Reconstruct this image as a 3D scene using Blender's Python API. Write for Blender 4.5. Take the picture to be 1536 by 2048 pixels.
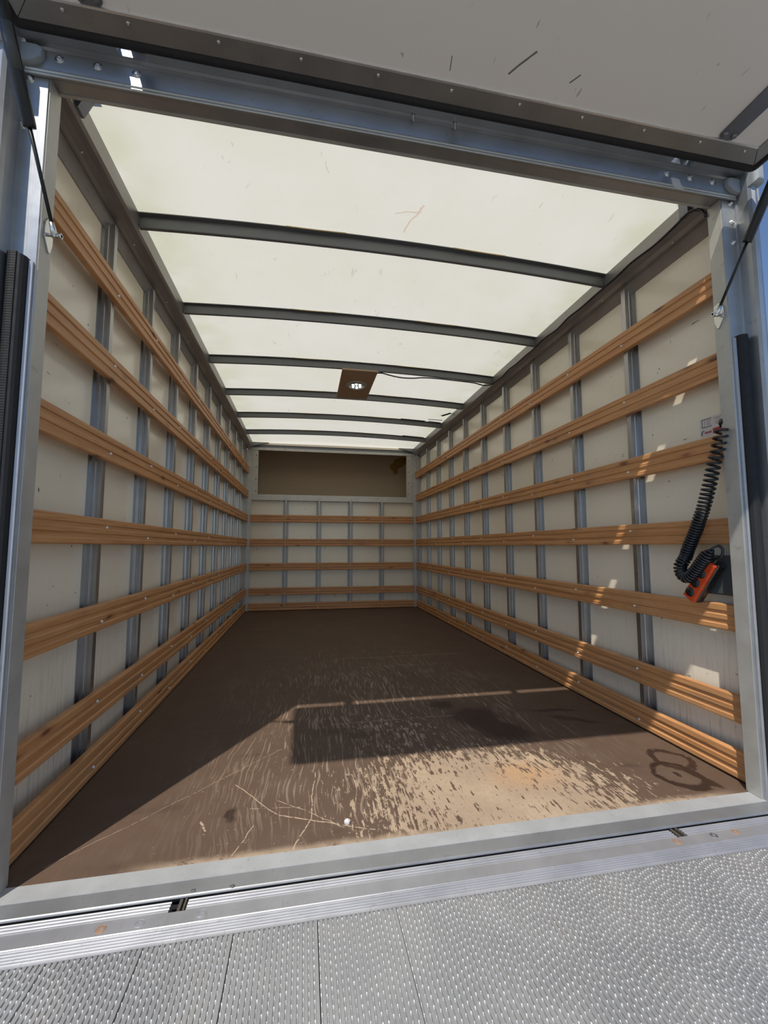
import bpy, bmesh, math, random
from mathutils import Vector, Matrix
random.seed(7)
for o in list(bpy.data.objects): bpy.data.objects.remove(o)
scene = bpy.context.scene
C = scene.collection

# ---------------------------------------------------------------- camera, sky, sun, exposure
cam_data = bpy.data.cameras.new('camera')
cam = bpy.data.objects.new('camera', cam_data); C.objects.link(cam)
cam_data.sensor_fit = 'HORIZONTAL'; cam_data.sensor_width = 36.0
cam_data.lens = 842.77 / 1536 * 36.0
cam_data.clip_start = 0.02; cam_data.clip_end = 500
R = Matrix(((0.9829748, -0.0146109, -0.1831584), (-0.1837394, -0.0811022, -0.9796235), (-0.0005414, 0.9965987, -0.082406)))
cam.matrix_world = Matrix.Translation((-0.356376, -1.13396, 0.751879)) @ R.to_4x4()
scene.camera = cam

SUN = Vector((-0.327, -0.545, 1.0)).normalized()
world = bpy.data.worlds.new('world'); scene.world = world; world.use_nodes = True
wn = world.node_tree; wn.nodes.clear()
wo = wn.nodes.new('ShaderNodeOutputWorld'); wb = wn.nodes.new('ShaderNodeBackground'); sk = wn.nodes.new('ShaderNodeTexSky')
sk.sky_type = 'NISHITA'; sk.sun_disc = False
sk.sun_elevation = math.asin(SUN.z); sk.sun_rotation = math.atan2(SUN.x, SUN.y)
sk.altitude = 1200; sk.air_density = 0.8; sk.dust_density = 0.25; sk.ozone_density = 2.5
wn.links.new(sk.outputs[0], wb.inputs[0]); wn.links.new(wb.outputs[0], wo.inputs[0])
wb.inputs[1].default_value = 0.17
sl = bpy.data.lights.new('sun', 'SUN'); sun = bpy.data.objects.new('sun', sl); C.objects.link(sun)
sl.energy = 4.6; sl.color = (1.0, 0.95, 0.87); sl.angle = 0.011
sun.location = SUN * 20; sun.rotation_euler = SUN.to_track_quat('Z', 'Y').to_euler()
scene.view_settings.view_transform = 'Standard'; scene.view_settings.look = 'None'
scene.view_settings.exposure = 0.0; scene.view_settings.gamma = 1.0
try: scene.view_settings.use_curve_mapping = False
except Exception: pass

# ---------------------------------------------------------------- node helper
class NT:
    def __init__(s, name):
        s.m = bpy.data.materials.new(name); s.m.use_nodes = True
        s.t = s.m.node_tree; s.t.nodes.clear()
        s.out = s.t.nodes.new('ShaderNodeOutputMaterial')
    def link(s, a, b): s.t.links.new(a, b)
    def put(s, sock, v):
        if isinstance(v, bpy.types.NodeSocket): s.link(v, sock)
        elif isinstance(v, (tuple, list)) and sock.type == 'RGBA' and len(v) == 3: sock.default_value = (*v, 1)
        else: sock.default_value = v
    def node(s, typ, ins=None, **kw):
        n = s.t.nodes.new(typ)
        for k, v in kw.items(): setattr(n, k, v)
        for k, v in (ins or {}).items(): s.put(n.inputs[k], v)
        return n
    def math(s, op, a, b=0.0, c=None, clamp=False):
        n = s.node('ShaderNodeMath', operation=op, use_clamp=clamp); s.put(n.inputs[0], a); s.put(n.inputs[1], b)
        if c is not None: s.put(n.inputs[2], c)
        return n.outputs[0]
    def obj(s): return s.node('ShaderNodeTexCoord').outputs['Object']
    def pos(s): return s.node('ShaderNodeNewGeometry').outputs['Position']
    def mp(s, v, sc=(1, 1, 1), rot=(0, 0, 0), loc=(0, 0, 0)):
        n = s.node('ShaderNodeMapping', {'Scale': sc, 'Rotation': rot, 'Location': loc}); s.link(v, n.inputs['Vector']); return n.outputs[0]
    def noise(s, v, scale=5, detail=3, rough=0.5, dist=0.0):
        n = s.node('ShaderNodeTexNoise', {'Scale': scale, 'Detail': detail, 'Roughness': rough, 'Distortion': dist}); s.link(v, n.inputs['Vector']); return n.outputs[0]
    def step(s, v, lo, hi, a=0.0, b=1.0):
        n = s.node('ShaderNodeMapRange', {'From Min': lo, 'From Max': hi, 'To Min': a, 'To Max': b}, interpolation_type='SMOOTHSTEP'); s.put(n.inputs['Value'], v); return n.outputs[0]
    def mix(s, f, a, b):
        n = s.node('ShaderNodeMix', data_type='RGBA'); s.put(n.inputs[0], f); s.put(n.inputs[6], a); s.put(n.inputs[7], b); return n.outputs[2]
    def bump(s, h, strength=0.3, dist=0.001):
        n = s.node('ShaderNodeBump', {'Strength': strength, 'Distance': dist}); s.put(n.inputs['Height'], h); return n.outputs[0]
    def bsdf(s, **k):
        n = s.node('ShaderNodeBsdfPrincipled')
        for a, v in k.items(): s.put(n.inputs[a.replace('_', ' ')], v)
        s.link(n.outputs[0], s.out.inputs[0]); return n
    def seg(s, v, p0, p1, w, wob=0.0, soft=0.5):
        """mask of a scratch from p0 to p1 on the xy plane"""
        x = s.node('ShaderNodeSeparateXYZ'); s.link(v, x.inputs[0])
        dx, dy = p1[0]-p0[0], p1[1]-p0[1]; L = math.hypot(dx, dy); ux, uy = dx/L, dy/L
        a = s.math('SUBTRACT', x.outputs[0], p0[0]); b = s.math('SUBTRACT', x.outputs[1], p0[1])
        t = s.math('ADD', s.math('MULTIPLY', a, ux), s.math('MULTIPLY', b, uy))
        n = s.math('SUBTRACT', s.math('MULTIPLY', b, ux), s.math('MULTIPLY', a, uy))
        tc = s.math('SUBTRACT', t, s.math('MINIMUM', s.math('MAXIMUM', t, 0.0), L))
        d = s.math('SQRT', s.math('ADD', s.math('MULTIPLY', n, n), s.math('MULTIPLY', tc, tc)))
        return s.step(d, w*(1-soft), w*(1+soft), 1.0, 0.0)
    def ell(s, v, c, r, ang=0.0, e0=0.8, e1=1.2):
        """soft elliptic mask on the xy plane"""
        m = s.mp(v, loc=(-c[0], -c[1], 0)); m = s.mp(m, rot=(0, 0, -ang)); m = s.mp(m, sc=(1/r[0], 1/r[1], 0))
        n = s.node('ShaderNodeVectorMath', operation='LENGTH'); s.link(m, n.inputs[0])
        return s.step(n.outputs['Value'], e0, e1, 1.0, 0.0)
    def warp(s, v, scale, amt):
        n = s.node('ShaderNodeTexNoise', {'Scale': scale, 'Detail': 3.0}); s.link(v, n.inputs['Vector'])
        q = s.node('ShaderNodeVectorMath', operation='SUBTRACT'); s.link(n.outputs['Color'], q.inputs[0]); q.inputs[1].default_value = (.5, .5, .5)
        m = s.node('ShaderNodeVectorMath', operation='SCALE'); s.link(q.outputs[0], m.inputs[0]); m.inputs['Scale'].default_value = amt
        a = s.node('ShaderNodeVectorMath', operation='ADD'); s.link(v, a.inputs[0]); s.link(m.outputs[0], a.inputs[1]); return a.outputs[0]
    def vmax(s, *a):
        r = a[0]
        for q in a[1:]: r = s.math('MAXIMUM', r, q)
        return r

def simple(name, col, rough=0.5, metal=0.0, nscale=40, namt=0.12, bump=0.0, coat=0.0):
    n = NT(name); v = n.obj(); f = n.noise(v, nscale, 4, 0.6)
    lo = tuple(c*(1-namt) for c in col); hi = tuple(min(1, c*(1+namt)) for c in col)
    k = dict(Base_Color=n.mix(f, lo, hi), Roughness=n.step(f, .3, .7, max(0, rough-.06), min(1, rough+.06)), Metallic=metal)
    if coat: k['Coat_Weight'] = coat
    if bump: k['Normal'] = n.bump(f, bump, 0.001)
    n.bsdf(**k); return n.m

def metal(name, col, rough, axis=2, streak=60, scr=0.5, metallic=1.0, bump=0.15):
    """aluminium with fine drawing lines along one axis and scattered scratches"""
    n = NT(name); v = n.obj()
    sc = [streak*6]*3; sc[axis] = 3
    f = n.noise(n.mp(v, tuple(sc)), 1, 3, .6)
    g = n.noise(v, 9, 4, .6)
    s1 = n.noise(n.mp(v, (300, 22, 40), (0, 0, .5)), 1, 2, .6); s2 = n.noise(n.mp(v, (30, 260, 60), (0.3, 0, .3)), 1, 2, .6)
    sm = n.math('MULTIPLY', n.vmax(n.step(s1, .66, .74), n.step(s2, .68, .76)), scr)
    c = n.mix(n.step(g, .3, .7), tuple(x*.86 for x in col), col)
    c = n.mix(sm, c, tuple(x*.62 for x in col))
    r = n.math('ADD', n.math('MULTIPLY', f, .12), n.math('MULTIPLY', g, .18)); r = n.math('ADD', r, rough-.15)
    n.bsdf(Base_Color=c, Metallic=metallic, Roughness=r, Normal=n.bump(n.math('ADD', f, sm), bump, .0005)); return n.m

# ---------------------------------------------------------------- materials
M = {}
M['alu_post'] = metal('anodised_aluminium', (.46, .47, .475), .40, 2, metallic=.8)
M['alu_head'] = metal('anodised_aluminium_header', (.42, .43, .43), .40, 0, metallic=.8)
M['alu_stud'] = metal('mill_aluminium', (.44, .43, .42), .34, 2, metallic=.92)
M['alu_back'] = metal('mill_aluminium_frame', (.56, .54, .50), .5, 0, metallic=.6)
M['alu_cant'] = metal('mill_aluminium_cant', (.36, .34, .33), .42, 1, metallic=.7)
M['alu_sill'] = metal('worn_aluminium_sill', (.50, .51, .51), .5, 0, scr=.8, metallic=.4)
M['alu_bar'] = metal('worn_aluminium_bar', (.42, .42, .435), .42, 0, scr=.6, metallic=.55)
M['alu_jamb'] = metal('painted_jamb', (.50, .49, .45), .5, 2, metallic=.45)
M['alu_door'] = metal('door_frame_aluminium', (.33, .325, .31), .45, 0, metallic=.7)
M['steel'] = simple('zinc_steel', (.62, .62, .60), .28, 1.0, 30, .2)
M['steel_dark'] = simple('dull_steel', (.20, .21, .23), .45, .7, 20, .2)
M['bow'] = simple('dark_galvanised_bow', (.17, .175, .175), .42, .6, 14, .12)
M['rubber'] = simple('black_rubber', (.009, .009, .010), .72, 0, 60, .3, .2)
M['blackpl'] = simple('black_plastic', (.012, .013, .016), .32, 0, 50, .3)
M['strut_black'] = simple('black_enamel', (.008, .008, .009), .45, 0, 50, .2)
M['rust'] = simple('rusty_bolt', (.33, .20, .12), .7, .3, 60, .4, .3)
M['cap'] = simple('grey_plastic_cap', (.33, .35, .35), .55, 0, 12, .06)
M['grey_box'] = simple('dark_grey_plastic', (.060, .066, .070), .5, 0, 10, .06)
M['gaptone'] = simple('grimy_steel', (.09, .08, .065), .7, .3, 30, .4, .4)
M['recess'] = simple('luton_recess_board', (.47, .375, .26), .7, 0, 3, .10)
M['tape'] = simple('dark_tape', (.05, .045, .035), .7, 0, 30, .2)
M['brownboard'] = simple('brown_plywood_board', (.40, .27, .17), .55, 0, 8, .1)
M['lamp_ring'] = simple('grey_lamp_ring', (.40, .39, .37), .35, .3, 10, .05)
M['white'] = simple('sticker_white', (.62, .58, .55), .5, 0, 30, .05)
M['ink'] = simple('sticker_ink', (.02, .02, .02), .6)
M['inkgrey'] = simple('sticker_grey_print', (.22, .17, .18), .6)
M['red'] = simple('sticker_red', (.42, .035, .04), .5)
M['outside'] = simple('white_outer_skin', (.75, .75, .74), .35, 0, 4, .04)
M['ground'] = simple('pale_asphalt', (.20, .195, .185), .9, 0, 30, .25, .3)
M['seal_strip'] = simple('yellow_sealant', (.55, .42, .20), .6, 0, 20, .2)
M['patch_yellow'] = simple('plain_yellow', (.30, .17, .02), .8, 0, 20, .2)

n = NT('led'); e = n.node('ShaderNodeEmission', {'Color': (.9, 1, .97, 1), 'Strength': 6.0}); n.link(e.outputs[0], n.out.inputs[0]); M['led'] = n.m
M['screw'] = simple('bright_screw', (.78, .77, .74), .3, .5, 30, .1)
M['alu_stud_back'] = metal('mill_aluminium_bulkhead', (.46, .45, .435), .5, 2, metallic=.7)
M['sill_dark'] = metal('scraped_sill_bevel', (.31, .315, .32), .36, 0, scr=.7, metallic=.6)
M['bead'] = metal('highlight_bead', (.85, .85, .84), .3, 0, metallic=.7)  # extra light base colour paints in the highlight line along the bead
M['black_gap'] = simple('black_gap_shade', (.012, .012, .014), .7, 0, 20, .3)  # near-black colour standing for the shade in the sill gap

def orange():
    n = NT('orange_plastic'); v = n.obj()
    w = n.node('ShaderNodeTexWave', {'Scale': 75.0, 'Distortion': .5}, bands_direction='Z'); n.link(v, w.inputs['Vector'])
    n.bsdf(Base_Color=n.mix(n.noise(v, 60), (.58, .052, .009), (.70, .085, .015)), Roughness=.42, Normal=n.bump(w.outputs['Fac'], .35, .0008)); return n.m
M['orange'] = orange()

def wall(name, ax):
    """glossy cream plywood skin: scuffs, small dark nicks, grime towards the worn foot of the wall"""
    n = NT(name); v = n.pos()
    big = n.noise(v, 1.3, 3, .5); fine = n.noise(v, 90, 4, .7)
    c = n.mix(n.step(big, .3, .7), (.82, .74, .59), (.86, .79, .645))
    sa = (2.2, 60, 60) if ax == 'x' else (60, 2.2, 60)
    flat = n.mp(v, (8, 8, 8), (.5, .3, .2))
    # scattered nicks and scuffs
    k1 = n.noise(n.mp(v, (14, 50, 20) if ax == 'x' else (50, 14, 20), (.5, 0, 0) if ax == 'x' else (0, .5, 0)), 1, 2, .5)
    k2 = n.noise(n.mp(v, (30, 16, 55), (0, 0, 0)), 1, 2, .5)
    region = n.step(n.noise(v, 3.1, 2, .5), .42, .62)
    nick = n.math('MULTIPLY', n.vmax(n.step(k1, .735, .77), n.step(k2, .745, .78)), region)
    c = n.mix(n.math('MULTIPLY', nick, .75), c, (.16, .13, .09))
    spots = n.step(n.noise(v, 38, 1, .5), .775, .80)
    c = n.mix(n.math('MULTIPLY', spots, .8), c, (.07, .055, .04))
    x = n.node('ShaderNodeSeparateXYZ'); n.link(v, x.inputs[0])
    low = n.step(x.outputs[2], 0.1, .75, 1.0, 0.0); near = n.step(x.outputs[1], .1, 1.2, 1.0, 0.25)
    streak = n.step(n.noise(n.mp(v, (110, 110, 5)), 1, 3, .7), .50, .72)
    c = n.mix(n.math('MULTIPLY', n.math('MULTIPLY', streak, low), n.math('MULTIPLY', near, .38)), c, (.17, .15, .125))
    c = n.mix(n.math('MULTIPLY', n.step(fine, .5, .8), .12), c, (.35, .31, .25))
    r = n.step(n.noise(v, 5, 3, .6), .3, .7, .15, .22)
    h = n.math('ADD', n.math('MULTIPLY', n.noise(v, 10, 2, .5), 1.0), n.math('MULTIPLY', fine, .05))
    n.bsdf(Base_Color=c, Roughness=r, Normal=n.bump(h, .035, .004)); return n.m
M['wall_side'] = wall('cream_wall_skin', 'x'); M['wall_back'] = wall('cream_bulkhead_skin', 'y')

def door_skin():
    n = NT('flap_door_skin'); v = n.pos()
    c = n.mix(n.noise(v, 2.0, 3), (.80, .775, .725), (.84, .815, .76))
    a = n.noise(n.mp(v, (60, 13, 10), (0, 0, .5)), 1, 2, .5); b = n.noise(n.mp(v, (44, 20, 10), (0, 0, -.4)), 1, 2, .5)
    reg = n.step(n.noise(v, 5, 2), .42, .6)
    s = n.math('MULTIPLY', n.vmax(n.step(a, .72, .76), n.step(b, .74, .78)), reg)
    s = n.vmax(n.math('MULTIPLY', s, .6), n.seg(n.warp(v, 12, .01), (.135, -.235), (.178, -.290), .0025), n.seg(v, (.30, -.245), (.315, -.265), .002), n.seg(v, (-.015, -.215), (-.02, -.245), .0012))
    c = n.mix(s, c, (.16, .15, .14))
    n.bsdf(Base_Color=c, Roughness=.38, Normal=n.bump(n.noise(v, 30, 2), .05, .001)); return n.m
M['door_skin'] = door_skin()

def roof():
    n = NT('translucent_roof_sheet'); v = n.pos()
    big = n.noise(v, 2.2, 4, .6)
    tint = n.mix(n.step(big, .3, .72), (.80, .765, .64), (.765, .73, .585))
    x = n.node('ShaderNodeSeparateXYZ'); n.link(v, x.inputs[0])
    edge = n.step(n.math('ABSOLUTE', x.outputs[0]), .72, 1.02)
    tint = n.mix(n.math('MULTIPLY', edge, n.step(n.noise(v, 5, 3), .25, .7)), tint, (.67, .645, .46))
    a = n.noise(n.mp(v, (30, 7, 5), (0, 0, .9)), 1, 3, .5, 1.0); b = n.noise(n.mp(v, (24, 9, 5), (0, 0, -.5)), 1, 3, .5, 1.5)
    reg = n.step(n.noise(v, 3.4, 2), .45, .62)
    s = n.math('MULTIPLY', n.vmax(n.step(a, .67, .73), n.step(b, .68, .74)), reg)
    s2 = n.vmax(n.seg(n.warp(v, 9, .05), (.02, .44), (.06, .30), .004), n.seg(n.warp(v, 9, .03), (-.03, .36), (.06, .33), .003))
    c = n.mix(n.math('MULTIPLY', s, .45), tint, (.50, .40, .33)); c = n.mix(n.math('MULTIPLY', s2, .5), c, (.62, .36, .22))
    d = n.node('ShaderNodeBsdfDiffuse'); n.put(d.inputs[0], c)
    t = n.node('ShaderNodeBsdfTranslucent'); n.put(t.inputs[0], c)
    mx = n.node('ShaderNodeMixShader'); mx.inputs[0].default_value = ROOF_T
    n.link(d.outputs[0], mx.inputs[1]); n.link(t.outputs[0], mx.inputs[2])
    g = n.node('ShaderNodeBsdfGlossy', {'Roughness': .3}); g.inputs[0].default_value = (1, 1, 1, 1)
    m2 = n.node('ShaderNodeMixShader'); m2.inputs[0].default_value = .03
    n.link(mx.outputs[0], m2.inputs[1]); n.link(g.outputs[0], m2.inputs[2]); n.link(m2.outputs[0], n.out.inputs[0]); return n.m
ROOF_T = .62
M['roof'] = roof()

def wood(name, ax):
    """pine batten, grain along local x (ax 0) or y (ax 1)"""
    n = NT(name); v = n.obj(); info = n.node('ShaderNodeObjectInfo')
    off = n.node('ShaderNodeVectorMath', operation='SCALE'); off.inputs[0].default_value = (3.1, 7.7, 5.3); n.link(info.outputs['Random'], off.inputs['Scale'])
    off.inputs['Scale'].default_value = 1; n.link(n.math('MULTIPLY', info.outputs['Random'], 13.0), off.inputs['Scale'])
    ad = n.node('ShaderNodeVectorMath', operation='ADD'); n.link(v, ad.inputs[0]); n.link(off.outputs[0], ad.inputs[1]); p = ad.outputs[0]
    s1 = (1.6, 1, 55) if ax == 0 else (1, 1.6, 55); s2 = (7, 3, 300) if ax == 0 else (3, 7, 300)
    g1 = n.noise(n.mp(n.warp(p, 2.0, .02), s1), 1, 4, .6, .6); g2 = n.noise(n.mp(p, s2), 1, 3, .7)
    c = n.mix(n.step(g1, .3, .68), (.50, .240, .080), (.66, .365, .145))
    c = n.mix(n.math('MULTIPLY', n.step(g1, .56, .70), .65), c, (.34, .14, .045))
    c = n.mix(n.math('MULTIPLY', n.step(g2, .45, .70), .45), c, (.33, .16, .065))
    vo = n.node('ShaderNodeTexVoronoi', {'Scale': 1.0}); ks = (4.2, 1, 14) if ax == 0 else (1, 4.2, 14); n.link(n.mp(p, ks), vo.inputs['Vector'])
    knot = n.step(vo.outputs['Distance'], .055, .15, 1, 0); ring = n.step(vo.outputs['Distance'], .12, .26, 1, 0)
    c = n.mix(n.math('MULTIPLY', ring, .35), c, (.38, .18, .07)); c = n.mix(n.math('MULTIPLY', knot, .85), c, (.14, .055, .022))
    dirt = n.step(n.noise(p, 3.5, 4, .6), .52, .75)
    c = n.mix(n.math('MULTIPLY', dirt, .30), c, (.27, .18, .11))
    hs = n.node('ShaderNodeHueSaturation', {'Hue': .4935, 'Saturation': 1.0, 'Value': .92}); n.link(c, hs.inputs['Color']); c = hs.outputs[0]
    n.bsdf(Base_Color=c, Roughness=.48, Normal=n.bump(n.math('ADD', g2, n.math('MULTIPLY', g1, .5)), .25, .0008)); return n.m
M['wood_y'] = wood('pine_batten_side', 1); M['wood_x'] = wood('pine_batten_back', 0)

def floor_mat():
    n = NT('worn_phenolic_floor'); v = n.pos()
    base = n.mix(n.noise(v, 2.5, 4, .6), (.064, .038, .024), (.102, .064, .043))
    # anti slip wire mesh pattern
    b1 = n.node('ShaderNodeTexWave', {'Scale': 78.0, 'Distortion': 0.0}, bands_direction='X'); n.link(v, b1.inputs['Vector'])
    b2 = n.node('ShaderNodeTexWave', {'Scale': 78.0, 'Distortion': 0.0}, bands_direction='Y'); n.link(v, b2.inputs['Vector'])
    mesh = n.math('MULTIPLY', b1.outputs['Fac'], b2.outputs['Fac'])
    base = n.mix(n.math('MULTIPLY', mesh, .55), base, (.21, .142, .100))
    dust = n.step(n.noise(v, 6, 5, .65), .45, .75)
    base = n.mix(n.math('MULTIPLY', dust, .16), base, (.20, .15, .12))
    wv = n.warp(v, 3.0, .16)
    zone = n.vmax(n.ell(wv, (.24, .12), (.72, .52), -.30, .10, 1.2), n.math('MULTIPLY', n.ell(wv, (.02, .62), (.42, .42), 0, .1, 1.2), .60))
    x = n.node('ShaderNodeSeparateXYZ'); n.link(v, x.inputs[0])
    edge = n.math('MULTIPLY', n.step(n.math('ADD', x.outputs[1], n.math('MULTIPLY', n.noise(v, 14, 3), .03)), .010, .045, 1, 0), n.step(n.ell(v, (.1, 0), (.88, .3), 0, .8, 1.05), 0, 1))
    w1 = n.warp(v, 5, .03)
    st1 = n.noise(n.mp(w1, (120, 11, 1), (0, 0, .45)), 1, 4, .62)
    st2 = n.noise(n.mp(w1, (110, 14, 1), (0, 0, .10)), 1, 4, .62)
    st3 = n.noise(n.mp(w1, (55, 22, 1), (0, 0, .75)), 1, 4, .66)
    pt = n.noise(v, 20, 6, .75)
    tex = n.math('ADD', n.math('MAXIMUM', n.math('MULTIPLY', n.math('ADD', st1, st3), .40), n.math('MULTIPLY', n.math('ADD', st2, st3), .40)), n.math('MULTIPLY', pt, .20))
    w = n.math('ADD', tex, n.math('MULTIPLY', n.math('SUBTRACT', zone, .62), .22))
    wear = n.step(w, .525, .548)
    wear = n.math('MULTIPLY', wear, n.step(zone, .02, .10))
    # fine long scratches everywhere
    def scr(rot, sx, sy, lo, seed):
        q = n.step(n.noise(n.mp(n.warp(v, 1.6, .16), (sx, sy, 1), (0, 0, rot), (seed, seed*2, 0)), 1, 1, .5), lo, lo+.03)
        return n.math('MULTIPLY', q, n.step(n.noise(n.mp(v, (1, 1, 1), (0, 0, 0), (seed*3, seed, 0)), 2.6, 3, .6), .47, .60))
    many = n.vmax(scr(.38, 120, 5.0, .62, 3.1), scr(-.50, 130, 6, .63, 7.7), scr(1.15, 110, 6, .635, 1.3), scr(.85, 120, 5, .625, 5.9), scr(-1.0, 120, 7, .635, 9.2), scr(1.55, 110, 4, .635, 4.4))
    spread = n.vmax(n.ell(n.warp(v, 2, .3), (.05, .9), (.95, 1.45), 0, .15, 1.1), .06)
    many = n.math('MULTIPLY', many, spread)
    chips = n.math('MULTIPLY', n.step(n.noise(v, 60, 4, .6), .655, .68), n.ell(n.warp(v, 4, .2), (-.1, .3), (.85, .8), 0, .2, 1.1))
    segs = []
    sv = n.warp(n.warp(v, 7, .02), 40, .006)
    for p0, p1, wd in [((-.56, .33), (-.417, .149), .0014), ((-.417, .149), (-.16, .040), .0018), ((-.429, .226), (-.24, .065), .0012),
                       ((-.50, .20), (-.36, .175), .0010), ((-.311, .36), (-.33, .12), .0014), ((-.33, .12), (-.372, .01), .0020), ((-.95, .05), (-.43, .55), .0007),
                       ((-.25, .735), (.55, .733), .0016), ((-.17, 1.777), (.73, 1.783), .0020), ((.0, 1.55), (.62, 1.56), .0014), ((-.48, .12), (-.52, .01), .0012), ((-.625, .16), (-.605, .12), .0025)]:
        segs.append(n.seg(sv, p0, p1, wd))
    lines = n.math('MULTIPLY', n.vmax(*segs), n.step(n.noise(v, 55, 3, .6), .36, .50))
    woodc = n.mix(n.step(n.noise(v, 5, 3), .35, .7), (.37, .275, .19), (.46, .35, .24))
    woodc = n.mix(n.math('MULTIPLY', n.ell(n.warp(v, 9, .1), (.38, .22), (.16, .11), 0, .1, 1.2), .55), woodc, (.50, .27, .115))
    woodc = n.mix(n.math('MULTIPLY', n.step(pt, .45, .65), .35), woodc, (.27, .195, .135))
    c = n.mix(n.math('MULTIPLY', many, .85), base, (.34, .26, .19))
    c = n.mix(n.math('MULTIPLY', chips, .6), c, (.38, .30, .22))
    m = n.vmax(wear, n.math('MULTIPLY', edge, n.step(pt, .35, .5)))
    c = n.mix(n.math('MULTIPLY', m, .90), c, woodc); c = n.mix(n.math('MULTIPLY', lines, .8), c, (.50, .37, .26))
    # stains: oily patch, streaks, wet ring
    dv = n.warp(v, 9, .09)
    blob = n.vmax(n.ell(dv, (.40, .68), (.13, .16), .3, .5, 1.1), n.ell(dv, (.46, .55), (.10, .13), .5, .5, 1.2), n.ell(dv, (.30, .86), (.07, .05), 0, .6, 1.2))
    blob = n.vmax(blob, n.math('MULTIPLY', n.ell(dv, (.78, .70), (.12, .022), -.2, .5, 1.2), .8), n.math('MULTIPLY', n.ell(dv, (.80, .60), (.12, .025), -.4, .4, 1.2), .8), n.math('MULTIPLY', n.ell(dv, (-.10, .62), (.12, .03), 0, .4, 1.2), .7), n.math('MULTIPLY', n.ell(dv, (-.22, .66), (.10, .03), 0, .4, 1.2), .6))
    far = n.math('MULTIPLY', n.step(n.noise(n.mp(v, (3, 7, 1)), 1, 3), .62, .74), .45)
    blob = n.vmax(blob, far, n.ell(n.warp(v, 20, .05), (-.55, .18), (.025, .045), 0, .5, 1.0))
    rv = n.warp(n.warp(v, 11, .045), 45, .012)
    r_out = n.ell(rv, (.872, .118), (.085, .098), .2, .88, 1.0); r_in = n.ell(rv, (.870, .125), (.062, .068), .2, .85, 1.0)
    ring = n.math('SUBTRACT', r_out, r_in, clamp=True)
    ring = n.vmax(ring, n.ell(rv, (.93, .10), (.022, .085), .1, .6, 1.0), n.math('MULTIPLY', n.math('SUBTRACT', n.ell(rv, (.93, .215), (.075, .085), .3, .88, 1.0), n.ell(rv, (.93, .215), (.052, .060), .3, .85, 1.0), clamp=True), .9), n.ell(rv, (.872, .122), (.010, .02), 0, .6, 1))
    ring = n.math('MULTIPLY', ring, n.step(n.noise(v, 30, 2), .30, .42))
    st = n.vmax(n.math('MULTIPLY', blob, .80), n.math('MULTIPLY', ring, .95))
    c = n.mix(st, c, (.026, .014, .011))
    rough = n.step(st, 0, 1, .62, .40)
    h = n.math('ADD', n.math('MULTIPLY', mesh, .6), n.math('MULTIPLY', m, -1.0))
    n.bsdf(Base_Color=c, Roughness=rough, Normal=n.bump(h, .35, .0008), Specular_IOR_Level=.35); return n.m
M['floor'] = floor_mat()

def tread():
    n = NT('worn_tread_aluminium'); v = n.pos()
    g = n.noise(v, 4, 4, .6); f = n.noise(v, 120, 3, .6)
    c = n.mix(n.step(g, .3, .7), (.335, .34, .345), (.40, .40, .395))
    c = n.mix(n.math('MULTIPLY', n.step(n.noise(n.mp(v, (9, 3, 1)), 1, 4, .6), .55, .75), .30), c, (.33, .27, .19))
    c = n.mix(n.math('MULTIPLY', n.step(f, .5, .75), .2), c, (.25, .25, .25))
    n.bsdf(Base_Color=c, Metallic=.45, Roughness=n.step(g, .3, .7, .36, .50), Normal=n.bump(f, .15, .0005)); return n.m
M['tread'] = tread()
M['glint'] = simple('glint_tooth', (.85, .85, .85), .24, .45, 40, .05)  # teeth coloured near white, so the glints are partly in the colour

# ---------------------------------------------------------------- geometry helpers
def world_loc(o):
    L = Vector((0, 0, 0))
    while o is not None: L += o.location; o = o.parent
    return L
def tag(o, label=None, cat=None, group=None, kind=None):
    if label: o['label'] = label
    if cat: o['category'] = cat
    if group: o['group'] = group
    if kind: o['kind'] = kind
    return o
def make(name, bm, mats, parent=None, smooth=False, org=None, recalc=True):
    """link a bmesh given in world coordinates as one object whose origin is org (default: its box centre)"""
    if recalc: bmesh.ops.recalc_face_normals(bm, faces=bm.faces)
    vs = [v.co for v in bm.verts]
    if org is None:
        org = Vector([(min(c[i] for c in vs)+max(c[i] for c in vs))/2 for i in range(3)])
    org = Vector(org)
    bmesh.ops.translate(bm, vec=-org, verts=bm.verts)
    me = bpy.data.meshes.new(name); bm.to_mesh(me); bm.free()
    for m in (mats if isinstance(mats, (list, tuple)) else [mats]): me.materials.append(m)
    if smooth:
        for p in me.polygons: p.use_smooth = True
    o = bpy.data.objects.new(name, me); C.objects.link(o)
    if parent is not None: o.parent = parent; o.location = org - world_loc(parent)
    else: o.location = org
    return o
def copy_at(src, parent, loc, rot=None):
    o = src.copy(); C.objects.link(o); o.parent = parent
    o.location = Vector(loc) - (world_loc(parent) if parent else Vector())
    if rot is not None: o.rotation_euler = rot
    return o
def empty(name, loc):
    o = bpy.data.objects.new(name, None); C.objects.link(o); o.location = loc; o.empty_display_size = .05; return o
def B(): return bmesh.new()
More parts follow.
